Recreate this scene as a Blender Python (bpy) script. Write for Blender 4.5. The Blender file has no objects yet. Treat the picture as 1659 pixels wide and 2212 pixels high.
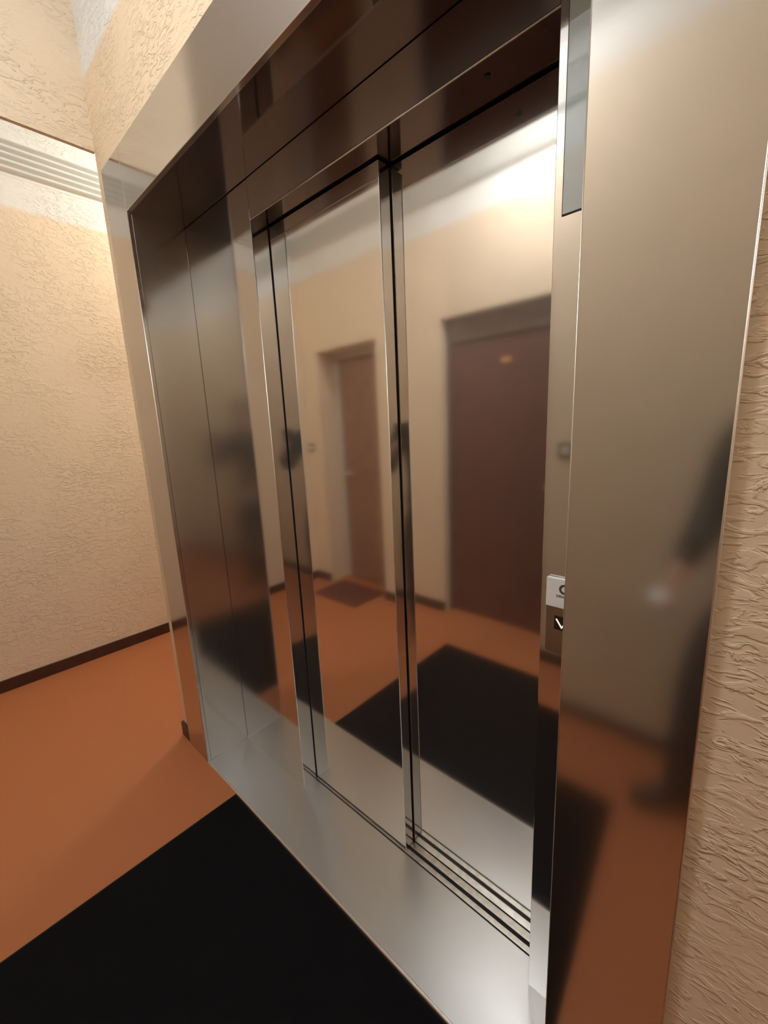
import bpy, bmesh, math, random
from mathutils import Vector, Matrix, Euler
random.seed(3)
SC = bpy.context.scene
COL = SC.collection

# ------------------------------------------------------------------ camera
cam_d = bpy.data.cameras.new('camera')
cam_d.sensor_fit = 'HORIZONTAL'
cam_d.sensor_width = 36.0
cam_d.lens = 36.0 * 899.62 / 1659.0
cam_d.clip_start = 0.02
cam = bpy.data.objects.new('camera', cam_d)
cam.location = (1.71835, -0.62416, 1.44359)
cam.rotation_euler = (1.370966, 0.043541, 0.735106)
COL.objects.link(cam)
SC.camera = cam

# ------------------------------------------------------------------ view / world
SC.view_settings.view_transform = 'Standard'
SC.view_settings.look = 'None'
SC.view_settings.gamma = 1.0
SC.view_settings.use_curve_mapping = False
SC.view_settings.exposure = 0.24
SC.cycles.use_denoising = True
SC.cycles.max_bounces = 14
SC.cycles.glossy_bounces = 10
SC.cycles.diffuse_bounces = 5
SC.cycles.sample_clamp_indirect = 6.0
W = bpy.data.worlds.new('world')
SC.world = W
W.use_nodes = True
W.node_tree.nodes['Background'].inputs[0].default_value = (0.9, 0.85, 0.8, 1)
W.node_tree.nodes['Background'].inputs[1].default_value = 0.02


LOBBY_LAMP = (0.74, -0.88, 3.16)      # opal ceiling lamp over the mat
HALL_LAMP = (-0.76, 0.95, 3.16)       # opal ceiling lamp round the corner
LOBBY_POWER = 66.0     # radiance of the opal glass
HALL_POWER = 112.0
SIDE_FILL = (2.95, -0.62, 3.16)       # unseen lamp, added to brighten the right end of the lobby
SIDE_FILL_POWER = 28.0
# the lamps give their light through their own opal glass (see the ceiling lamp builder)

# ------------------------------------------------------------------ dimensions (metres)
TW = 0.0143                    # wall face lies this far behind the frame's face
XA, XA2 = -0.187, -0.266       # frame left edge, wall corner
H, HO = 2.215, 2.409           # frame opening and outer height
D, D1, D2 = 0.197, 0.262, 0.308
P, Q, R, S, T = 0.448, 0.935, 1.400, 1.5126, 1.6897
HP = 2.10
XL = -1.4976                   # left wall
YO = -1.325                    # opposite wall
ZC = 3.16
XR = 3.7
YB = 2.6
ZB = 2.72                      # start of the white painted band


# ------------------------------------------------------------------ materials
def new_mat(name):
    m = bpy.data.materials.new(name)
    m.use_nodes = True
    nt = m.node_tree
    return m, nt, nt.nodes['Principled BSDF']


def simple(name, col, rough=0.5, metal=0.0, noise=0.0, nscale=40, bump=0.0, bscale=200, emit=None, spec=0.5):
    m, nt, b = new_mat(name)
    b.inputs['Base Color'].default_value = (*col, 1)
    b.inputs['Roughness'].default_value = rough
    b.inputs['Metallic'].default_value = metal
    b.inputs['Specular IOR Level'].default_value = spec
    tc = nt.nodes.new('ShaderNodeTexCoord')
    if noise:
        n = nt.nodes.new('ShaderNodeTexNoise')
        n.inputs['Scale'].default_value = nscale
        n.inputs['Detail'].default_value = 4
        nt.links.new(tc.outputs['Object'], n.inputs['Vector'])
        r = nt.nodes.new('ShaderNodeValToRGB')
        r.color_ramp.elements[0].position = 0.3
        r.color_ramp.elements[1].position = 0.7
        r.color_ramp.elements[0].color = (*[c * (1 - noise) for c in col], 1)
        r.color_ramp.elements[1].color = (*[min(1, c * (1 + noise)) for c in col], 1)
        nt.links.new(n.outputs['Fac'], r.inputs['Fac'])
        nt.links.new(r.outputs['Color'], b.inputs['Base Color'])
    if bump:
        n = nt.nodes.new('ShaderNodeTexNoise')
        n.inputs['Scale'].default_value = bscale
        n.inputs['Detail'].default_value = 3
        nt.links.new(tc.outputs['Object'], n.inputs['Vector'])
        bp = nt.nodes.new('ShaderNodeBump')
        bp.inputs['Strength'].default_value = bump
        bp.inputs['Distance'].default_value = 0.002
        nt.links.new(n.outputs['Fac'], bp.inputs['Height'])
        nt.links.new(bp.outputs['Normal'], b.inputs['Normal'])
    if emit:
        b.inputs['Emission Color'].default_value = (*emit[0], 1)
        b.inputs['Emission Strength'].default_value = emit[1]
    return m


def steel(name, col=(0.60, 0.555, 0.515), rough=0.13, streak=(2, 2, 400), haze=0.07):
    """brushed stainless steel: grain lines and slight unevenness of the polish"""
    m, nt, b = new_mat(name)
    b.inputs['Base Color'].default_value = (*col, 1)
    b.inputs['Metallic'].default_value = 1.0
    tc = nt.nodes.new('ShaderNodeTexCoord')
    mp = nt.nodes.new('ShaderNodeMapping')
    mp.inputs['Scale'].default_value = streak
    nt.links.new(tc.outputs['Object'], mp.inputs['Vector'])
    n = nt.nodes.new('ShaderNodeTexNoise')
    n.inputs['Scale'].default_value = 1.0
    n.inputs['Detail'].default_value = 2
    nt.links.new(mp.outputs['Vector'], n.inputs['Vector'])
    r = nt.nodes.new('ShaderNodeMapRange')
    r.inputs['To Min'].default_value = rough * 0.85
    r.inputs['To Max'].default_value = rough * 1.15
    nt.links.new(n.outputs['Fac'], r.inputs['Value'])
    nt.links.new(r.outputs['Result'], b.inputs['Roughness'])
    # long gentle waves of the sheet
    n2 = nt.nodes.new('ShaderNodeTexNoise')
    n2.inputs['Scale'].default_value = 3.0
    n2.inputs['Detail'].default_value = 1
    nt.links.new(tc.outputs['Object'], n2.inputs['Vector'])
    bp = nt.nodes.new('ShaderNodeBump')
    bp.inputs['Strength'].default_value = 0.25
    bp.inputs['Distance'].default_value = 0.0012
    nt.links.new(n2.outputs['Fac'], bp.inputs['Height'])
    nt.links.new(bp.outputs['Normal'], b.inputs['Normal'])
    # fine scratches scatter a little light widely: a second, rough lobe
    g = nt.nodes.new('ShaderNodeBsdfAnisotropic')
    g.inputs['Color'].default_value = (*col, 1)
    g.inputs['Roughness'].default_value = 0.55
    mx = nt.nodes.new('ShaderNodeMixShader')
    mx.inputs[0].default_value = haze
    out = nt.nodes['Material Output']
    nt.links.new(b.outputs[0], mx.inputs[1]); nt.links.new(g.outputs[0], mx.inputs[2])
    nt.links.new(mx.outputs[0], out.inputs['Surface'])
    return m


def plaster(name, base, band=None, band_z=None, stretch=(25, 25, 54), depth=0.006):
    """trowelled plaster: short raised ripples, in patches, under matt paint;
       above band_z the wall is painted another colour"""
    m, nt, b = new_mat(name)
    b.inputs['Roughness'].default_value = 0.62
    b.inputs['Specular IOR Level'].default_value = 0.35
    tc = nt.nodes.new('ShaderNodeTexCoord')
    mp = nt.nodes.new('ShaderNodeMapping')
    mp.inputs['Scale'].default_value = stretch
    nt.links.new(tc.outputs['Object'], mp.inputs['Vector'])
    n = nt.nodes.new('ShaderNodeTexNoise')
    n.inputs['Scale'].default_value = 1.0
    n.inputs['Detail'].default_value = 3.5
    n.inputs['Roughness'].default_value = 0.55
    n.inputs['Distortion'].default_value = 0.9
    nt.links.new(mp.outputs['Vector'], n.inputs['Vector'])
    rr = nt.nodes.new('ShaderNodeValToRGB')
    e = rr.color_ramp.elements
    e[0].position = 0.46; e[0].color = (0, 0, 0, 1)
    e[1].position = 0.62; e[1].color = (1, 1, 1, 1)
    x = e.new(0.505); x.color = (0.12, 0.12, 0.12, 1)
    x = e.new(0.56); x.color = (0.85, 0.85, 0.85, 1)
    nt.links.new(n.outputs['Fac'], rr.inputs['Fac'])
    # patches where the trowel left more or less relief
    n2 = nt.nodes.new('ShaderNodeTexNoise')
    n2.inputs['Scale'].default_value = 5.0
    n2.inputs['Detail'].default_value = 2
    nt.links.new(tc.outputs['Object'], n2.inputs['Vector'])
    r2 = nt.nodes.new('ShaderNodeMapRange')
    r2.inputs['From Min'].default_value = 0.35
    r2.inputs['From Max'].default_value = 0.65
    r2.inputs['To Min'].default_value = 0.12
    r2.inputs['To Max'].default_value = 1.0
    nt.links.new(n2.outputs['Fac'], r2.inputs['Value'])
    mu = nt.nodes.new('ShaderNodeMath'); mu.operation = 'MULTIPLY'
    nt.links.new(rr.outputs['Color'], mu.inputs[0])
    nt.links.new(r2.outputs['Result'], mu.inputs[1])
    bp = nt.nodes.new('ShaderNodeBump')
    bp.inputs['Strength'].default_value = 0.62
    bp.inputs['Distance'].default_value = depth
    nt.links.new(mu.outputs[0], bp.inputs['Height'])
    nt.links.new(bp.outputs['Normal'], b.inputs['Normal'])
    if band:
        sp = nt.nodes.new('ShaderNodeSeparateXYZ')
        nt.links.new(tc.outputs['Object'], sp.inputs[0])
        n3 = nt.nodes.new('ShaderNodeTexNoise')
        n3.inputs['Scale'].default_value = 30
        nt.links.new(tc.outputs['Object'], n3.inputs['Vector'])
        ad = nt.nodes.new('ShaderNodeMath'); ad.operation = 'MULTIPLY_ADD'
        nt.links.new(n3.outputs['Fac'], ad.inputs[0])
        ad.inputs[1].default_value = 0.02
        nt.links.new(sp.outputs['Z'], ad.inputs[2])
        mr = nt.nodes.new('ShaderNodeMapRange')
        mr.inputs['From Min'].default_value = band_z - 0.002
        mr.inputs['From Max'].default_value = band_z + 0.022
        nt.links.new(ad.outputs[0], mr.inputs['Value'])
        mx = nt.nodes.new('ShaderNodeMix'); mx.data_type = 'RGBA'
        mx.inputs['A'].default_value = (*base, 1)
        mx.inputs['B'].default_value = (*band, 1)
        nt.links.new(mr.outputs['Result'], mx.inputs['Factor'])
        nt.links.new(mx.outputs['Result'], b.inputs['Base Color'])
    else:
        b.inputs['Base Color'].default_value = (*base, 1)
    return m


BEIGE = (0.80, 0.665, 0.495)
WHITE = (0.80, 0.80, 0.77)
M = {}
M['plaster'] = plaster('plaster_beige', BEIGE, WHITE, ZB)
M['plaster_near'] = plaster('plaster_beige_lift_wall', (0.80, 0.64, 0.455), WHITE, ZB + 0.015, stretch=(30, 30, 75), depth=0.006)
M['plaster_bulk'] = plaster('plaster_bulkhead', BEIGE)
M['white'] = simple('white_paint', WHITE, 0.6, bump=0.3, bscale=120)
M['ceiling'] = simple('ceiling_paint', (0.78, 0.77, 0.76), 0.8, bump=0.3, bscale=60)
M['floor'] = simple('terracotta_floor', (0.45, 0.160, 0.062), 0.6, noise=0.06, nscale=300, bump=0.15, bscale=600, spec=0.3)
M['base'] = simple('dark_brown_baseboard', (0.060, 0.022, 0.014), 0.45, noise=0.2, nscale=20)
M['mat'] = simple('black_mat', (0.0065, 0.0065, 0.0075), 0.95, noise=0.5, nscale=500, bump=0.9, bscale=900, spec=0.12)
M['mat_edge'] = simple('black_mat_rubber', (0.012, 0.012, 0.013), 0.7, noise=0.2, nscale=100, spec=0.2)
M['doormat'] = simple('brown_doormat', (0.15, 0.055, 0.038), 0.95, noise=0.3, nscale=400, bump=0.8, bscale=700, spec=0.1)
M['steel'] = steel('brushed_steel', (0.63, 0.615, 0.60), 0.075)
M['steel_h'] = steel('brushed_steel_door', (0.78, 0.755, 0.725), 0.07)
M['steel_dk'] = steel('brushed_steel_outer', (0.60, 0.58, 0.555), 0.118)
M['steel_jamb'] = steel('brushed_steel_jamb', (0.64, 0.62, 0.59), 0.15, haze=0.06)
M['steel_soffit'] = steel('brushed_steel_dimmed', (0.25, 0.215, 0.215), 0.08)  # darkened copy of the steel: dim reflections of the undersides put into the colour
M['sill'] = steel('worn_steel_sill', (0.60, 0.62, 0.63), 0.30, (5, 9, 5))
M['track'] = simple('aluminium_track', (0.62, 0.61, 0.57), 0.33, 1.0, noise=0.15, nscale=60)
M['bright'] = simple('polished_edge', (0.80, 0.75, 0.69), 0.36, 1.0, noise=0.03, nscale=30)
M['black'] = simple('black_gap', (0.01, 0.01, 0.011), 0.7, noise=0.2, nscale=20)
M['shaft'] = simple('shaft_dark', (0.03, 0.03, 0.03), 0.9, noise=0.2, nscale=10)
M['glass'] = simple('grey_display_glass', (0.40, 0.45, 0.445), 0.035, 0.0, noise=0.02, nscale=10, spec=1.0)
M['reader'] = simple('white_plastic', (0.92, 0.94, 0.92), 0.42, noise=0.02, nscale=90, bump=0.2, bscale=500)
M['ink'] = simple('grey_green_print', (0.075, 0.08, 0.06), 0.6, noise=0.1, nscale=90)
M['button'] = simple('black_button', (0.016, 0.008, 0.005), 0.35, noise=0.1, nscale=90)
M['arrow'] = simple('lit_arrow', (0.9, 0.8, 0.72), 0.5, noise=0.02, nscale=90, emit=((1, 0.86, 0.76), 0.75))
M['doorleaf'] = simple('red_brown_door', (0.30, 0.165, 0.112), 0.42, noise=0.12, nscale=12, bump=0.1, bscale=60)
M['doorleaf_big'] = simple('dark_red_brown_door', (0.135, 0.055, 0.042), 0.38, noise=0.12, nscale=12, bump=0.1, bscale=60)
M['doorframe_big'] = simple('grey_brown_frame', (0.16, 0.105, 0.085), 0.4, noise=0.1, nscale=12)
M['doorframe'] = simple('pale_grey_frame', (0.62, 0.60, 0.58), 0.4, noise=0.05, nscale=12)
M['handle'] = simple('satin_handle', (0.65, 0.62, 0.58), 0.3, 1.0, noise=0.03, nscale=30)
M['orange_patch'] = simple('orange_metal', (0.80, 0.45, 0.22), 0.3, 0.8, noise=0.05, nscale=40)
M['switch'] = simple('switch_cream', (0.72, 0.68, 0.58), 0.4, noise=0.02, nscale=40)
M['switch_ring'] = simple('switch_surround', (0.13, 0.11, 0.08), 0.5, noise=0.05, nscale=40)
M['skin'] = simple('skin', (0.52, 0.30, 0.21), 0.55, noise=0.06, nscale=30)
M['jacket'] = simple('dark_green_grey_jacket', (0.035, 0.036, 0.028), 0.85, noise=0.2, nscale=80, bump=0.4, bscale=200)
M['trousers'] = simple('dark_trousers', (0.030, 0.022, 0.022), 0.9, noise=0.2, nscale=100, bump=0.3, bscale=300)
M['shoe'] = simple('dark_shoe', (0.022, 0.015, 0.016), 0.5, noise=0.2, nscale=60)
M['hair'] = simple('dark_brown_hair', (0.035, 0.020, 0.013), 0.6, noise=0.4, nscale=90, bump=0.6, bscale=180)
M['phone'] = simple('black_phone', (0.015, 0.015, 0.017), 0.25, noise=0.05, nscale=20)
M['paper'] = simple('white_tissue', (0.85, 0.85, 0.83), 0.7, noise=0.03, nscale=40)


# ------------------------------------------------------------------ builders
def add_box(bm, a, b):
    (x0, y0, z0), (x1, y1, z1) = a, b
    x0, x1 = min(x0, x1), max(x0, x1); y0, y1 = min(y0, y1), max(y0, y1); z0, z1 = min(z0, z1), max(z0, z1)
    v = [bm.verts.new(c) for c in ((x0, y0, z0), (x1, y0, z0), (x1, y1, z0), (x0, y1, z0),
                                   (x0, y0, z1), (x1, y0, z1), (x1, y1, z1), (x0, y1, z1))]
    for f in ((0, 3, 2, 1), (4, 5, 6, 7), (0, 1, 5, 4), (1, 2, 6, 5), (2, 3, 7, 6), (3, 0, 4, 7)):
        bm.faces.new([v[i] for i in f])


def add_prism(bm, poly, axis, a, b):
    """extrude a 2-D polygon; axis 0 -> poly is (y,z); 1 -> (x,z); 2 -> (x,y)"""
    def mk(t):
        out = []
        for u, w in poly:
            c = {0: (t, u, w), 1: (u, t, w), 2: (u, w, t)}[axis]
            out.append(bm.verts.new(c))
        return out
    A, B = mk(a), mk(b)
    n = len(poly)
    bm.faces.new(A[::-1]); bm.faces.new(B)
    for i in range(n):
        j = (i + 1) % n
        bm.faces.new((A[i], A[j], B[j], B[i]))
    bmesh.ops.recalc_face_normals(bm, faces=bm.faces[:])


def add_cyl(bm, c, r, depth, axis='Z', seg=32, r2=None):
    mt = {'Z': Matrix.Identity(4), 'X': Matrix.Rotation(math.pi / 2, 4, 'Y'), 'Y': Matrix.Rotation(math.pi / 2, 4, 'X')}[axis]
    bmesh.ops.create_cone(bm, cap_ends=True, segments=seg, radius1=r, radius2=r if r2 is None else r2, depth=depth,
                          matrix=Matrix.Translation(c) @ mt)


def add_lathe(bm, prof, c=(0, 0, 0), seg=48):
    rings = []
    for r, z in prof:
        rings.append([bm.verts.new((c[0] + max(r, 1e-5) * math.cos(2 * math.pi * i / seg),
                                    c[1] + max(r, 1e-5) * math.sin(2 * math.pi * i / seg), c[2] + z)) for i in range(seg)])
    for k in range(len(rings) - 1):
        for i in range(seg):
            j = (i + 1) % seg
            bm.faces.new((rings[k][i], rings[k][j], rings[k + 1][j], rings[k + 1][i]))
    bm.faces.new(rings[0][::-1]); bm.faces.new(rings[-1])
    bmesh.ops.recalc_face_normals(bm, faces=bm.faces[:])


def link(name, bm, mat, parent=None, bevel=0.0, segs=2, smooth=False):
    if bevel:
        es = [e for e in bm.edges if len(e.link_faces) == 2 and e.calc_face_angle(0) > 0.6]
        bmesh.ops.bevel(bm, geom=es, offset=bevel, segments=segs, affect='EDGES', profile=0.5, clamp_overlap=True)
    me = bpy.data.meshes.new(name)
    bm.to_mesh(me); bm.free()
    me.materials.append(mat)
    if smooth:
        for p in me.polygons: p.use_smooth = True
    o = bpy.data.objects.new(name, me)
    COL.objects.link(o)
    if parent: o.parent = parent
    return o


def box(name, a, b, mat, parent=None, bevel=0.0, segs=2):
    bm = bmesh.new(); add_box(bm, a, b)
    if parent is not None:
        bmesh.ops.translate(bm, verts=bm.verts[:], vec=-wloc(parent))
    return link(name, bm, mat, parent, bevel, segs)


def wloc(o):
    v = Vector((0, 0, 0))
    while o is not None:
        v += Vector(o.location); o = o.parent
    return v


def part(name, bm, mat, parent, bevel=0.0, segs=2, smooth=False):
    """bm given in world coordinates; parent chain has translation only"""
    bmesh.ops.translate(bm, verts=bm.verts[:], vec=-wloc(parent))
    return link(name, bm, mat, parent, bevel, segs, smooth)


def struct(o):
    o['kind'] = 'structure'
    return o


def thing(name, loc, label, cat, group=None):
    o = bpy.data.objects.new(name, None)
    o.empty_display_size = 0.1
    o.location = loc
    COL.objects.link(o)
    return tag(o, label, cat, group)


def tag(o, label, cat, group=None):
    o['label'] = label; o['category'] = cat
    if group: o['group'] = group
    return o


# ------------------------------------------------------------------ the room
struct(box('floor', (XL - 0.2, YO - 0.4, -0.12), (XR + 0.2, YB + 0.2, 0.0), M['floor']))
struct(box('ceiling', (XL - 0.2, YO - 0.4, ZC), (XR + 0.2, YB + 0.2, ZC + 0.1), M['ceiling']))
struct(box('wall_left', (XL - 0.2, YO - 0.4, 0), (XL, YB + 0.2, ZC), M['plaster']))
struct(box('wall_right', (XR, YO - 0.4, 0), (XR + 0.2, YB + 0.2, ZC), M['plaster']))
struct(box('wall_far', (XL, YB, 0), (XR, YB + 0.2, ZC), M['plaster']))

# the lift wall, with the opening the steel frame sits in; it ends in a free corner on the left
bm = bmesh.new()
add_box(bm, (XA2, TW, 0), (-0.03, YB, ZC))                    # left pier and flank of the shaft
add_box(bm, (-0.03, TW, H + 0.05), (T - 0.03, 0.30, ZC))      # above the frame
add_box(bm, (T - 0.03, TW, 0), (XR, 0.30, ZC))                # right of the frame
bmesh.ops.remove_doubles(bm, verts=bm.verts[:], dist=1e-5)
struct(link('wall_lift', bm, M['plaster_near']))

# opposite wall with its two door recesses
DA0, DA1, DAZ, DAY = -1.285, -0.575, 2.112, -1.545            # small brown door
DB0, DB1, DBZ, DBY = -0.030, 0.800, 2.157, -1.400             # wide brown door
bm = bmesh.new()
yb = YO - 0.38
add_box(bm, (XL, yb, 0), (DA0, YO, ZC))
add_box(bm, (DA0, yb, DAZ), (DA1, YO, ZC))
add_box(bm, (DA1, yb, 0), (DB0, YO, ZC))
add_box(bm, (DB0, yb, DBZ), (DB1, YO, ZC))
add_box(bm, (DB1, yb, 0), (XR, YO, ZC))
struct(link('wall_opposite', bm, M['plaster']))

# bulkhead under the ceiling running out from the free corner of the lift wall
struct(box('wall_bulkhead', (XA2 - 0.018, -0.42, 2.507), (XA2, TW + 0.002, ZC), M['plaster_bulk'], bevel=0.004))

# reeded plaster moulding on the left and the opposite wall
def reeds(bm, axis, face, sign, a, b, z0=2.885, n=5, pitch=0.0345):
    """five half-round reeds; face = wall plane, sign = direction into the room"""
    prof = [(face - sign * 0.004, z0 - 0.008), (face + sign * 0.002, z0 - 0.008)]
    for k in range(n):
        zc = z0 + pitch * (k + 0.5)
        for t in range(9):
            an = -math.pi / 2 + math.pi * t / 8
            prof.append((face + sign * (0.002 + 0.040 * math.cos(an)), zc + 0.0086 * math.sin(an)))
    prof += [(face + sign * 0.002, z0 + pitch * n + 0.006), (face - sign * 0.004, z0 + pitch * n + 0.006)]
    add_prism(bm, prof, axis, a, b)

bm = bmesh.new(); reeds(bm, 1, XL, 1, YO, YB); struct(link('trim_1', bm, M['white']))
bm = bmesh.new(); reeds(bm, 0, YO, 1, XL, XR); struct(link('trim_2', bm, M['white']))

# baseboards
def baseboard(name, boxes):
    bm = bmesh.new()
    for a, b in boxes: add_box(bm, a, b)
    return struct(link(name, bm, M['base'], bevel=0.002))
baseboard('baseboard_left', [((XL, YO, 0), (XL + 0.012, YB, 0.072))])
baseboard('baseboard_lift', [((XA2 - 0.012, TW - 0.011, 0), (XA + 0.03, TW, 0.070)), ((XA2 - 0.012, TW - 0.002, 0), (XA2, YB, 0.070)),
                             ((T + 0.004, TW - 0.011, 0), (XR, TW, 0.070))])
baseboard('baseboard_opposite', [((XL + 0.012, YO, 0), (DA0, YO + 0.012, 0.072)), ((DA1, YO, 0), (DB0, YO + 0.012, 0.072)),
                                 ((DB1, YO, 0), (XR, YO + 0.012, 0.072))])
baseboard('baseboard_right', [((XR - 0.012, YO + 0.012, 0), (XR, TW - 0.011, 0.072))])

# small door with pale frame, deep recess
d1 = bpy.data.objects.new('door_1', None); d1.location = (DA0, DAY, 0); COL.objects.link(d1); struct(d1)
box('door_leaf', (DA0 + 0.045, DAY - 0.045, 0.006), (DA1, DAY - 0.002, DAZ - 0.05), M['doorleaf'], d1, 0.003)
bm = bmesh.new()
add_box(bm, (DA0, DAY - 0.06, 0), (DA0 + 0.045, DAY + 0.015, DAZ))
add_box(bm, (DA0 + 0.045, DAY - 0.06, DAZ - 0.05), (DA1, DAY + 0.015, DAZ))
part('door_frame', bm, M['doorframe'], d1, 0.003)
bm = bmesh.new()
add_cyl(bm, (DA0 + 0.10, DAY + 0.004, 1.04), 0.024, 0.012, 'Y')
add_cyl(bm, (DA0 + 0.10, DAY + 0.028, 1.04), 0.009, 0.05, 'Y', 16)
add_box(bm, (DA0 + 0.09, DAY + 0.046, 1.031), (DA0 + 0.215, DAY + 0.060, 1.049))
part('door_handle', bm, M['handle'], d1, 0.001)

# wide door with grey-brown head frame
d2 = bpy.data.objects.new('door_2', None); d2.location = (DB0, DBY, 0); COL.objects.link(d2); struct(d2)
bm = bmesh.new()
add_box(bm, (DB0 + 0.03, DBY - 0.05, 0.006), (DB1 - 0.03, DBY - 0.006, DBZ - 0.155))
part('door_leaf', bm, M['doorleaf_big'], d2, 0.003)
bm = bmesh.new()
add_box(bm, (DB0, DBY - 0.07, 0), (DB0 + 0.03, DBY + 0.012, DBZ))
add_box(bm, (DB1 - 0.03, DBY - 0.07, 0), (DB1, DBY + 0.012, DBZ))
add_box(bm, (DB0 + 0.03, DBY - 0.07, DBZ - 0.155), (DB1 - 0.03, DBY + 0.012, DBZ))
part('door_frame', bm, M['doorframe_big'], d2, 0.004)
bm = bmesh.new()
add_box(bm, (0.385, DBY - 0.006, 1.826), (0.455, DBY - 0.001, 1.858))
part('plate', bm, M['orange_patch'], d2, 0.001)  # small orange metallic rectangle high on the leaf
bm = bmesh.new()
add_cyl(bm, (0.745, DBY + 0.004, 1.04), 0.022, 0.016, 'Y')
add_cyl(bm, (0.745, DBY + 0.03, 1.04), 0.009, 0.05, 'Y', 16)
bmesh.ops.create_uvsphere(bm, u_segments=20, v_segments=12, radius=0.022, matrix=Matrix.Translation((0.745, DBY + 0.058, 1.04)))
part('door_knob', bm, M['handle'], d2, 0.001)

# ------------------------------------------------------------------ lift shaft behind the doors
bm = bmesh.new()
add_box(bm, (-0.03, 1.0, -0.1), (1.9, 1.05, 2.5))
add_box(bm, (1.85, 0.30, -0.1), (1.9, 1.0, 2.5))
add_box(bm, (-0.03, 0.30, 2.45), (1.85, 1.0, 2.5))
struct(link('wall_shaft', bm, M['shaft']))

# ------------------------------------------------------------------ steel frame round the lift
F = thing('elevator_frame', ((S) / 2, 0.0, 0.0),
          'brushed stainless steel surround of the lift, wide outer band and deep recessed portal', 'elevator frame')
EPS = 0.0008
def fbox(name, boxes, mat, bevel=0.0012, label=None, parent=None):
    bm = bmesh.new()
    for a, b in boxes: add_box(bm, a, b)
    o = part(name, bm, mat, parent or F, bevel, 2)
    if label: o['label'] = label
    return o

fbox('stile', [((XA, 0, 0), (-EPS, TW + 0.001, HO))], M['steel_dk'])
fbox('stile', [((S, 0, 0.0), (T, TW + 0.001, HO))], M['steel_dk'])
fbox('header', [((EPS, 0, H), (S - EPS, TW + 0.001, HO))], M['steel_dk'])
# polished rounded edges of the sheet metal
def edge_strip(name, p, q, r, label=None, parent=None):
    bm = bmesh.new()
    p, q = Vector(p), Vector(q)
    ax = 'Z' if abs(q.z - p.z) > 0.1 else 'X'
    add_cyl(bm, (p + q) / 2, r, (q - p).length, ax, 14)
    o = part(name, bm, M['bright'], parent or F, smooth=True)
    if label: o['label'] = label
    return o
edge_strip('stile_edge', (0, 0.0010, 0), (0, 0.0010, HO), 0.0017, 'thin bright polished edge strip')
edge_strip('stile_edge', (T, 0.0012, 0), (T, 0.0012, HO), 0.0017, 'thin bright polished edge strip')
edge_strip('stile_edge', (S, 0.0010, 0), (S, 0.0010, H), 0.0009, 'thin bright polished edge strip')
# reveals between the outer band and the recessed portal
fbox('jamb_panel', [((-0.004, TW + 0.001, 0), (0.0, D + 0.006, H))], M['steel_jamb'], 0.0)
fbox('jamb_panel', [((S, TW + 0.001, 0), (S + 0.004, D + 0.006, H))], M['steel'], 0.0)
fbox('soffit_panel', [((0.0, TW + 0.001, H), (S, D + 0.006, H + 0.004))], M['steel_soffit'], 0.0, 'brushed steel underside, dim reflections put into its dark colour')
# recessed portal: two uprights and a lintel, with a fine dark joint all round
G = 0.0022
fbox('portal_upright', [((G, D, 0), (P, D1 - 0.003, H - G))], M['steel'])
fbox('portal_upright', [((R, D, 0.0), (S - G, D2 - 0.003, H - G))], M['steel'])
fbox('portal_lintel', [((P + 0.0003, D, HP + 0.003), (R - 0.0003, D1 - 0.004, H - G))], M['steel'], 0.0)
fbox('lintel_soffit', [((P + 0.0003, D + 0.0015, HP), (R - 0.0003, D2 - 0.001, HP + 0.003))], M['steel_soffit'], 0.0, 'brushed steel underside, dim reflections put into its dark colour')
edge_strip('portal_edge', (P, D + 0.0012, HP), (R, D + 0.0012, HP), 0.0017, 'bright polished lower edge of the lintel')
edge_strip('portal_edge', (P, D + 0.0012, 0), (P, D + 0.0012, HP + 0.03), 0.0014, 'bright polished edge of the left upright')
fbox('joint_backing', [((0.0, D + 0.003, 0), (G + 0.001, D + 0.006, H)), ((0.0, D + 0.003, H - G - 0.001), (S, D + 0.006, H)),
                       ((P - 0.03, D1 - 0.003, 0), (P + 0.0002, D1 + 0.03, HP))], M['black'], 0.0)
bm = bmesh.new(); add_cyl(bm, (1.247, 0.239, HP - 0.001), 0.006, 0.003)
part('sensor_eye', bm, M['black'], F, smooth=False)

# ------------------------------------------------------------------ sliding doors
def panel(label, x0, x1, y0, y1, zb=0.006):
    t = thing('elevator_door', ((x0 + x1) / 2, (y0 + y1) / 2, 0), label, 'elevator door', 'sliding door panels of the lift')
    bm = bmesh.new(); add_box(bm, (x0, y0, zb), (x1, y1, HP - 0.0055))
    part('door_skin', bm, M['steel_h'], t, 0.0012)
    bm = bmesh.new(); add_box(bm, (x0 + 0.02, y0 + 0.010, -0.002), (x1 - 0.02, y0 + 0.016, zb + 0.002))
    part('guide_shoe', bm, M['black'], t)
    bm = bmesh.new(); add_box(bm, (x0 + 0.004, y0 + 0.006, HP - 0.010), (x1 - 0.004, y1 - 0.004, HP - 0.003))
    part('hanger_plate', bm, M['black'], t)
    edge_strip('door_edge', (x1, y0 + 0.0012, zb), (x1, y0 + 0.0012, HP - 0.008), 0.0013, 'thin bright polished edge', t)
    return t
panel('left, nearer steel sliding door panel, edge overlapping the other panel', P + 0.004, Q, D1, D1 + 0.040)
panel('right, deeper set steel sliding door panel, mirroring the wide brown door and black mat', Q - 0.06, R + 0.08, D2, D2 + 0.040)

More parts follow.
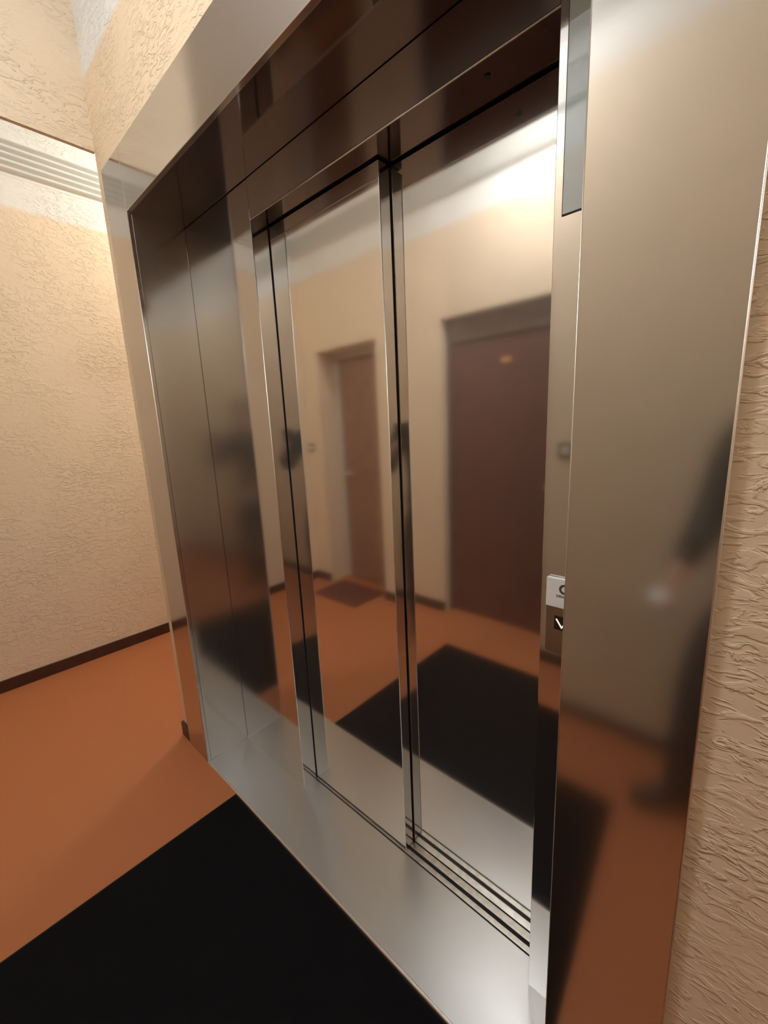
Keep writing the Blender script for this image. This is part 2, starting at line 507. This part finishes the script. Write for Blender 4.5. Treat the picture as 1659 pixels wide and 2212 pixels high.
# ------------------------------------------------------------------ sill
SL = thing('elevator_sill', (S / 2, 0.1, 0), 'grey steel threshold plate of the lift with grooved door tracks', 'door sill')
bm = bmesh.new(); add_box(bm, (0.0, 0.003, 0.0), (S, 0.2535, 0.0035))
part('sill_plate', bm, M['sill'], SL, 0.0008)
bm = bmesh.new()
prof = [(-0.002, 0.0), (-0.0018, 0.0035), (0.0, 0.0048), (0.0045, 0.0048), (0.006, 0.0036), (0.006, 0.0)]
add_prism(bm, prof, 0, -0.001, S)
part('nosing', bm, M['bright'], SL, smooth=False)
for (a, b, zt) in ((0.2580, 0.2735, 0.004), (0.2850, 0.3062, 0.004)):
    bm = bmesh.new(); add_box(bm, (P, a, 0.0), (R + 0.05, b, zt))
    part('track_rib', bm, M['track'], SL, 0.0008)
bm = bmesh.new(); add_box(bm, (P, 0.2540, 0.0002), (R + 0.05, 0.46, 0.0010))
part('track_bed', bm, M['black'], SL)

# ------------------------------------------------------------------ fittings on the right upright
IND = thing('floor_indicator', (1.457, D, 1.79), 'unlit tall grey glass floor display set into the right upright', 'display panel')
bm = bmesh.new(); add_box(bm, (1.4155, D - 0.0022, 1.7915), (1.4985, D + 0.001, 2.1995)); part('display_glass', bm, M['glass'], IND, 0.0006)
bm = bmesh.new(); add_box(bm, (1.4142, D - 0.0012, 1.7895), (1.4998, D + 0.002, 2.2008)); part('bezel', bm, M['black'], IND)

FP = thing('call_station', (1.45, D, 0.96), 'stainless lift call plate with square black down button', 'call button')
def rounded(bm, x0, x1, z0, z1, r, y0, y1, n=6):
    pts = []
    for cx, cz, a0 in ((x1 - r, z1 - r, 0), (x0 + r, z1 - r, 90), (x0 + r, z0 + r, 180), (x1 - r, z0 + r, 270)):
        for i in range(n + 1):
            a = math.radians(a0 + 90 * i / n)
            pts.append((cx + r * math.cos(a), cz + r * math.sin(a)))
    add_prism(bm, pts, 1, y0, y1)
M['plate'] = steel('call_plate_steel', (0.40, 0.33, 0.28), 0.2)
bm = bmesh.new(); rounded(bm, 1.4125, 1.492, 0.965, 1.10, 0.006, D - 0.0018, D + 0.001)
part('faceplate', bm, M['plate'], FP, 0.0006)
BX, BZ, BH = 1.4455, 1.0345, 0.0155
bm = bmesh.new(); add_box(bm, (BX - BH, D - 0.0035, BZ - BH), (BX + BH, D - 0.001, BZ + BH))
btn = part('down_button', bm, M['button'], FP, 0.0008)
bm = bmesh.new()
def bar(bm, p, q, w, y0, y1):
    d = Vector((q[0] - p[0], q[1] - p[1])); n = Vector((-d.y, d.x)).normalized() * w / 2
    add_prism(bm, [(p[0] + n.x, p[1] + n.y), (p[0] - n.x, p[1] - n.y), (q[0] - n.x, q[1] - n.y), (q[0] + n.x, q[1] + n.y)], 1, y0, y1)
bar(bm, (BX - 0.0112, BZ + 0.0085), (BX + 0.0006, BZ - 0.0095), 0.0026, D - 0.0045, D - 0.0033)
bar(bm, (BX + 0.0112, BZ + 0.0085), (BX - 0.0006, BZ - 0.0095), 0.0026, D - 0.0045, D - 0.0033)
part('down_arrow', bm, M['arrow'], btn)

RD = thing('card_reader', (1.452, D, 1.07), 'small white plastic card reader with grey ring mark above the call button', 'card reader')
bm = bmesh.new(); rounded(bm, 1.4135, 1.4925, 1.0700, 1.1325, 0.003, D - 0.0095, D - 0.0016)
part('housing', bm, M['reader'], RD, 0.0016, 3)
# ring mark with a slanted tail, and the small line of lettering under it
bm = bmesh.new()
cx, cz = 1.4500, 1.1115
n = 28
for i in range(n):
    a0 = 2 * math.pi * i / n; a1 = 2 * math.pi * (i + 1) / n
    ro, ri = 0.0105, 0.0062
    add_prism(bm, [(cx + ro * math.cos(a0), cz + ro * math.sin(a0)), (cx + ro * math.cos(a1), cz + ro * math.sin(a1)),
                   (cx + ri * math.cos(a1), cz + ri * math.sin(a1)), (cx + ri * math.cos(a0), cz + ri * math.sin(a0))],
              1, D - 0.0102, D - 0.0093)
part('ring_mark', bm, M['ink'], RD)
tc_ = bpy.data.curves.new('lettering', 'FONT')
tc_.body = 'luftw'
tc_.size = 0.0078
tc_.extrude = 0.0003
tc_.offset = 0.00012
tmp = bpy.data.objects.new('lettering_source', tc_)
COL.objects.link(tmp)
bpy.context.view_layer.update()
me = bpy.data.meshes.new_from_object(tmp.evaluated_get(bpy.context.evaluated_depsgraph_get()))
bpy.data.objects.remove(tmp)
bm = bmesh.new(); bm.from_mesh(me)
bmesh.ops.transform(bm, matrix=Matrix.Translation((1.4345, D - 0.0098, 1.0935)) @ Matrix.Rotation(math.pi / 2, 4, 'X'), verts=bm.verts[:])
part('lettering', bm, M['ink'], RD)

# ------------------------------------------------------------------ mats
fm = thing('floor_mat', (0.84, -0.46, 0), 'large black entrance mat on the terracotta floor before the lift sill', 'mat')
bm = bmesh.new(); add_prism(bm, [(0.2575, -0.910), (1.424, -0.915), (1.497, -0.004), (0.2575, -0.004)], 2, 0.0, 0.007)
part('border', bm, M['mat_edge'], fm, 0.003)
bm = bmesh.new(); add_prism(bm, [(0.2640, -0.904), (1.418, -0.909), (1.490, -0.010), (0.2640, -0.010)], 2, 0.0015, 0.0078)
part('pile', bm, M['mat'], fm, 0.0015)
o = box('doormat', (-1.19, -1.40, 0.0), (-0.66, -1.03, 0.012), M['doormat'], bevel=0.004)
tag(o, 'small brown doormat before the narrow brown door across the lobby', 'mat')

# ------------------------------------------------------------------ light switches on the opposite wall
def switch(x, z, label):
    t = thing('light_switch', (x, YO, z), label, 'light switch', 'light switches by the brown doors')
    bm = bmesh.new(); rounded(bm, x - 0.040, x + 0.040, z - 0.040, z + 0.040, 0.006, YO - 0.001, YO + 0.007)
    part('switch_frame', bm, M['switch_ring'], t, 0.001)
    bm = bmesh.new(); rounded(bm, x - 0.023, x + 0.023, z - 0.023, z + 0.023, 0.003, YO + 0.006, YO + 0.012)
    part('rocker', bm, M['switch'], t, 0.001)
switch(0.917, 1.283, 'square light switch mirrored in the right upright, beside the wide brown door')
switch(-1.445, 1.290, 'square light switch mirrored in the left door panel, beside the narrow brown door')

# ------------------------------------------------------------------ ceiling lamps
def opal(name, col, power):
    m, nt, b = new_mat(name)
    b.inputs['Base Color'].default_value = (0.85, 0.84, 0.82, 1)
    b.inputs['Roughness'].default_value = 0.3
    b.inputs['Emission Color'].default_value = (*col, 1)
    b.inputs['Emission Strength'].default_value = power
    return m
def ceiling_lamp(loc, col, power, label):
    t = thing('ceiling_lamp', loc, label, 'ceiling lamp', 'round opal ceiling lamps')
    bm = bmesh.new(); add_lathe(bm, [(0.155, 0.0), (0.160, -0.004), (0.160, -0.026), (0.150, -0.030)], loc); part('lamp_base', bm, M['handle'], t, smooth=True)
    bm = bmesh.new(); add_lathe(bm, [(0.146, -0.028), (0.146, -0.050), (0.136, -0.076), (0.112, -0.096), (0.070, -0.108), (0.0, -0.112)], loc)
    part('shade', bm, opal('opal_glass', col, power), t, smooth=True)
ceiling_lamp(LOBBY_LAMP, (0.96, 0.98, 1.0), LOBBY_POWER, 'round opal glass ceiling lamp over the black mat before the lift')
ceiling_lamp(SIDE_FILL, (0.97, 0.98, 1.0), SIDE_FILL_POWER, 'round opal ceiling lamp, unseen, added to brighten the right end of the lobby')
hl = thing('globe_lamp', HALL_LAMP, 'opal globe lamp on the ceiling round the corner beside the left wall', 'ceiling lamp')
bm = bmesh.new(); add_lathe(bm, [(0.05, 0.0), (0.052, -0.004), (0.045, -0.022), (0.012, -0.030)], HALL_LAMP); part('ceiling_rose', bm, M['handle'], hl, smooth=True)
bm = bmesh.new(); add_cyl(bm, (HALL_LAMP[0], HALL_LAMP[1], 3.125), 0.02, 0.06, 'Z', 12); part('neck', bm, M['handle'], hl)
bm = bmesh.new(); bmesh.ops.create_uvsphere(bm, u_segments=32, v_segments=20, radius=0.105, matrix=Matrix.Translation((HALL_LAMP[0], HALL_LAMP[1], 3.015)))
part('globe', bm, opal('opal_globe', (1.0, 0.95, 0.85), HALL_POWER * 0.6), hl, smooth=True)

# ------------------------------------------------------------------ the photographer, seen only as a mirror image in the steel
def skin_mesh(name, nodes, edges, mat, parent, root=0, sub=2):
    """nodes: list of (xyz, (rx, ry)); grows a limb surface over a skeleton"""
    pw = wloc(parent) if parent is not None else Vector((0, 0, 0))
    bm = bmesh.new()
    lay = bm.verts.layers.skin.verify()
    vs = []
    for i, (c, r) in enumerate(nodes):
        v = bm.verts.new(Vector(c) - pw)
        v[lay].radius = (r, r) if not isinstance(r, tuple) else r
        v[lay].use_root = (i == root)
        vs.append(v)
    for a, b in edges: bm.edges.new((vs[a], vs[b]))
    me = bpy.data.meshes.new(name); bm.to_mesh(me); bm.free()
    o = bpy.data.objects.new(name, me); COL.objects.link(o)
    mo = o.modifiers.new('Skin', 'SKIN'); mo.use_smooth_shade = True
    ms = o.modifiers.new('Sub', 'SUBSURF'); ms.levels = sub; ms.render_levels = sub
    dg = bpy.context.evaluated_depsgraph_get()
    m2 = bpy.data.meshes.new_from_object(o.evaluated_get(dg))
    m2.name = name
    o.modifiers.clear()
    o.data = m2
    m2.materials.clear(); m2.materials.append(mat)
    for p in m2.polygons: p.use_smooth = True
    if parent is not None: o.parent = parent
    return o

# joint positions (the person faces the lift, turned to the left)
J = dict(pel=(1.84, -1.05, 0.95), waist=(1.84, -1.045, 1.08), chest=(1.83, -1.03, 1.27), neck0=(1.83, -1.02, 1.43),
         neck1=(1.82, -1.00, 1.50), head0=(1.815, -0.985, 1.56), head1=(1.81, -0.985, 1.63), head2=(1.812, -0.995, 1.69),
         lsh=(1.665, -1.04, 1.38), lel=(1.625, -0.95, 1.15), lwr=(1.565, -0.86, 0.985), lhd=(1.552, -0.82, 0.925),
         rsh=(1.99, -0.94, 1.39), rel=(1.98, -0.80, 1.17), rwr=(1.83, -0.66, 1.28), rhd=(1.795, -0.640, 1.315),
         lhip=(1.715, -1.08, 0.88), lkn=(1.635, -1.02, 0.50), lan=(1.615, -1.04, 0.09), lto=(1.505, -0.975, 0.035),
         rhip=(1.925, -1.01, 0.90), rkn=(1.93, -0.97, 0.50), ran=(1.93, -1.02, 0.09), rto=(1.82, -0.89, 0.035))
PR = thing('person', (1.84, -1.05, 0), 'person in dark jacket and trousers holding up a phone, mirrored in the steel surround', 'person')
nodes = []; idx = {}; edges = []
def nd(k, c, r):
    idx[k] = len(nodes); nodes.append((c, r)); return idx[k]
nd('pel', J['pel'], 0.125); nd('waist', J['waist'], (0.120, 0.10)); nd('chest', J['chest'], (0.145, 0.11)); nd('neck0', J['neck0'], 0.060)
nd('neck1', J['neck1'], 0.052); nd('head0', J['head0'], (0.066, 0.075)); nd('head1', J['head1'], (0.084, 0.096)); nd('head2', J['head2'], 0.064)
for s in 'lr':
    nd(s + 'sh', J[s + 'sh'], 0.058); nd(s + 'el', J[s + 'el'], 0.040); nd(s + 'wr', J[s + 'wr'], 0.026); nd(s + 'hd', J[s + 'hd'], (0.034, 0.018))
    nd(s + 'hip', J[s + 'hip'], 0.085); nd(s + 'kn', J[s + 'kn'], 0.056); nd(s + 'an', J[s + 'an'], 0.036); nd(s + 'to', J[s + 'to'], 0.018)
E_ = [('pel', 'waist'), ('waist', 'chest'), ('chest', 'neck0'), ('neck0', 'neck1'), ('neck1', 'head0'), ('head0', 'head1'), ('head1', 'head2')]
for s in 'lr':
    E_ += [('neck0', s + 'sh'), (s + 'sh', s + 'el'), (s + 'el', s + 'wr'), (s + 'wr', s + 'hd'), ('pel', s + 'hip'), (s + 'hip', s + 'kn'), (s + 'kn', s + 'an'), (s + 'an', s + 'to')]
edges = [(idx[a], idx[b]) for a, b in E_]
# fingers and thumb, each its own short chain curled round what is held
def fingers(s, fwd, side, down, curl):
    h = Vector(J[s + 'hd']); f = Vector(fwd).normalized(); sd = Vector(side).normalized(); dn = Vector(down).normalized()
    for k, (off, ln) in enumerate(((-0.027, 0.9), (-0.009, 1.0), (0.009, 0.95), (0.027, 0.75))):
        p0 = h + f * 0.030 + sd * off
        p1 = p0 + (f * (1 - curl) + dn * curl) * 0.030 * ln
        p2 = p1 + (f * (0.5 - curl) + dn * (0.4 + curl)) * 0.026 * ln
        a = nd(f'{s}f{k}0', p0, 0.010); b = nd(f'{s}f{k}1', p1, 0.009); c = nd(f'{s}f{k}2', p2, 0.008)
        edges.extend([(idx[s + 'hd'], a), (a, b), (b, c)])
    t0 = h - f * 0.005 - sd * 0.034 + dn * 0.008; t1 = t0 + (f * 0.7 - sd * 0.3 + dn * 0.6) * 0.034
    a = nd(s + 't0', t0, 0.012); b = nd(s + 't1', t1, 0.010)
    edges.extend([(idx[s + 'hd'], a), (a, b)])
fingers('l', (-0.5, 0.5, -0.6), (0.7, 0.7, 0), (0.5, 0.2, -0.6), 0.45)
fingers('r', (-0.7, 0.2, 0.5), (0.2, 0.3, -0.9), (-0.3, -0.8, 0.2), 0.35)
skin_mesh('body', nodes, edges, M['skin'], PR, 0)
# clothing, slightly larger than the body
jn = [(Vector(J['pel']) + Vector((0, 0, -0.10)), (0.185, 0.165)), (Vector(J['pel']) + Vector((0, 0, 0.02)), (0.165, 0.145)), (J['waist'], (0.150, 0.125)), (J['chest'], (0.168, 0.135)), (J['neck0'], 0.085), (J['lsh'], 0.078), (J['lel'], 0.058), (J['lwr'], 0.042),
      (J['rsh'], 0.078), (J['rel'], 0.058), (J['rwr'], 0.042)]
skin_mesh('jacket', jn, [(0, 1), (1, 2), (2, 3), (3, 4), (4, 5), (5, 6), (6, 7), (4, 8), (8, 9), (9, 10)], M['jacket'], PR)
pv = Vector(J['pel'])
tn = [(pv + Vector((0, 0, 0.07)), (0.135, 0.11)), (pv + Vector((0, 0, -0.03)), (0.142, 0.12)), (pv + Vector((0, 0, -0.09)), (0.120, 0.11))]
te = [(0, 1), (1, 2)]
for sd_ in 'lr':
    h_, k_, a_ = Vector(J[sd_ + 'hip']), Vector(J[sd_ + 'kn']), Vector(J[sd_ + 'an'])
    n0 = len(tn)
    tn += [(h_.lerp(k_, 0.30), 0.098), (k_, 0.080), (a_ + Vector((0, 0, 0.03)), 0.066), (a_ + Vector((0, 0, -0.035)), 0.066)]
    te += [(2, n0), (n0, n0 + 1), (n0 + 1, n0 + 2), (n0 + 2, n0 + 3)]
skin_mesh('trousers', tn, te, M['trousers'], PR)
for s in 'lr':
    an, to = Vector(J[s + 'an']), Vector(J[s + 'to'])
    dr = (to - an); dr.z = 0; dr.normalize()
    heel = an - dr * 0.055; heel.z = 0.046; mid = an + dr * 0.06; mid.z = 0.052; toe = to.copy(); toe.z = 0.040
    tip = toe + dr * 0.05; tip.z = 0.034
    skin_mesh('shoe', [(an + Vector((0, 0, 0.01)), 0.046), (heel, 0.042), (mid, 0.044), (toe, 0.040), (tip, 0.030)], [(0, 1), (0, 2), (2, 3), (3, 4)], M['shoe'], PR)
# face: eyes, nose, mouth, ears
fw = Vector((-0.45, 0.85, -0.08)).normalized(); sdv = Vector((0.87, 0.48, 0)).normalized(); hc = Vector(J['head1'])
# hair: a cap over crown, back and sides, open towards the face
bm = bmesh.new()
bmesh.ops.create_uvsphere(bm, u_segments=40, v_segments=28, radius=1.0)
rotm = Matrix((sdv, fw, Vector((0, 0, 1)))).transposed()
dead = []
for v in bm.verts:
    a, b_, c = v.co
    if (b_ > 0.25 and c < 0.50 - 0.1 * abs(a)) or c < -0.55 or (b_ > -0.10 and c < 0.05): dead.append(v)
    k = 1 + 0.025 * math.sin(9 * a + 5 * b_) * math.cos(11 * c)
    v.co = hc + Vector((0, 0, 0.012)) - fw * 0.006 + rotm @ Vector((a * 0.094 * k, b_ * 0.112 * k, c * 0.122 * k))
bmesh.ops.delete(bm, geom=dead, context='VERTS')
bmesh.ops.solidify(bm, geom=bm.faces[:], thickness=0.012)
part('hair', bm, M['hair'], PR, smooth=True)
for s in (-1, 1):
    bm = bmesh.new()
    bmesh.ops.create_uvsphere(bm, u_segments=12, v_segments=8, radius=0.009, matrix=Matrix.Translation(hc + fw * 0.082 + sdv * 0.031 * s + Vector((0, 0, 0.002))))
    part('eye', bm, M['hair'], PR, smooth=True)
bm = bmesh.new()
bmesh.ops.create_cone(bm, cap_ends=True, segments=10, radius1=0.016, radius2=0.005, depth=0.045, matrix=Matrix.Translation(hc + fw * 0.090 + Vector((0, 0, -0.02))))
part('nose', bm, M['skin'], PR, smooth=True)
bm = bmesh.new()
bmesh.ops.create_uvsphere(bm, u_segments=14, v_segments=8, radius=0.02, matrix=Matrix.Translation(hc + fw * 0.078 + Vector((0, 0, -0.055))) @ Matrix.Diagonal((1.1, 0.5, 0.35, 1)))
part('mouth', bm, simple('lips', (0.42, 0.16, 0.13), 0.5, noise=0.05), PR, smooth=True)
for s in (-1, 1):
    bm = bmesh.new()
    bmesh.ops.create_uvsphere(bm, u_segments=12, v_segments=8, radius=0.03, matrix=Matrix.Translation(hc + sdv * 0.085 * s + Vector((0, 0, -0.01))) @ Matrix.Diagonal((0.35, 0.6, 1.0, 1)))
    part('ear', bm, M['skin'], PR, smooth=True)

# the phone in the raised right hand: a slab just behind the taking lens
ph = bpy.data.objects.new('phone', None)
ph.empty_display_size = 0.05
ph.rotation_euler = (1.370966, 0.043541, 0.735106)
ph.location = (1.7385, -0.6555, 1.388)
COL.objects.link(ph); tag(ph, 'black phone held upright in the raised hand of the person', 'phone')
bm = bmesh.new(); add_box(bm, (-0.0375, -0.078, -0.004), (0.0375, 0.078, 0.004)); link('phone_body', bm, M['phone'], ph, 0.003)
bm = bmesh.new(); add_box(bm, (-0.034, -0.074, 0.004), (0.034, 0.074, 0.0046)); link('screen', bm, M['black'], ph)
# crumpled white tissue in the lowered left hand
bm = bmesh.new()
bmesh.ops.create_icosphere(bm, subdivisions=3, radius=0.034)
for v in bm.verts:
    k = 1 + 0.22 * math.sin(v.co.x * 260 + v.co.z * 170) * math.cos(v.co.y * 210)
    v.co *= k
o = link('tissue', bm, M['paper'], smooth=True)
o.location = (1.530, -0.80, 0.895)
tag(o, 'crumpled white tissue held in the lowered hand of the person', 'tissue')
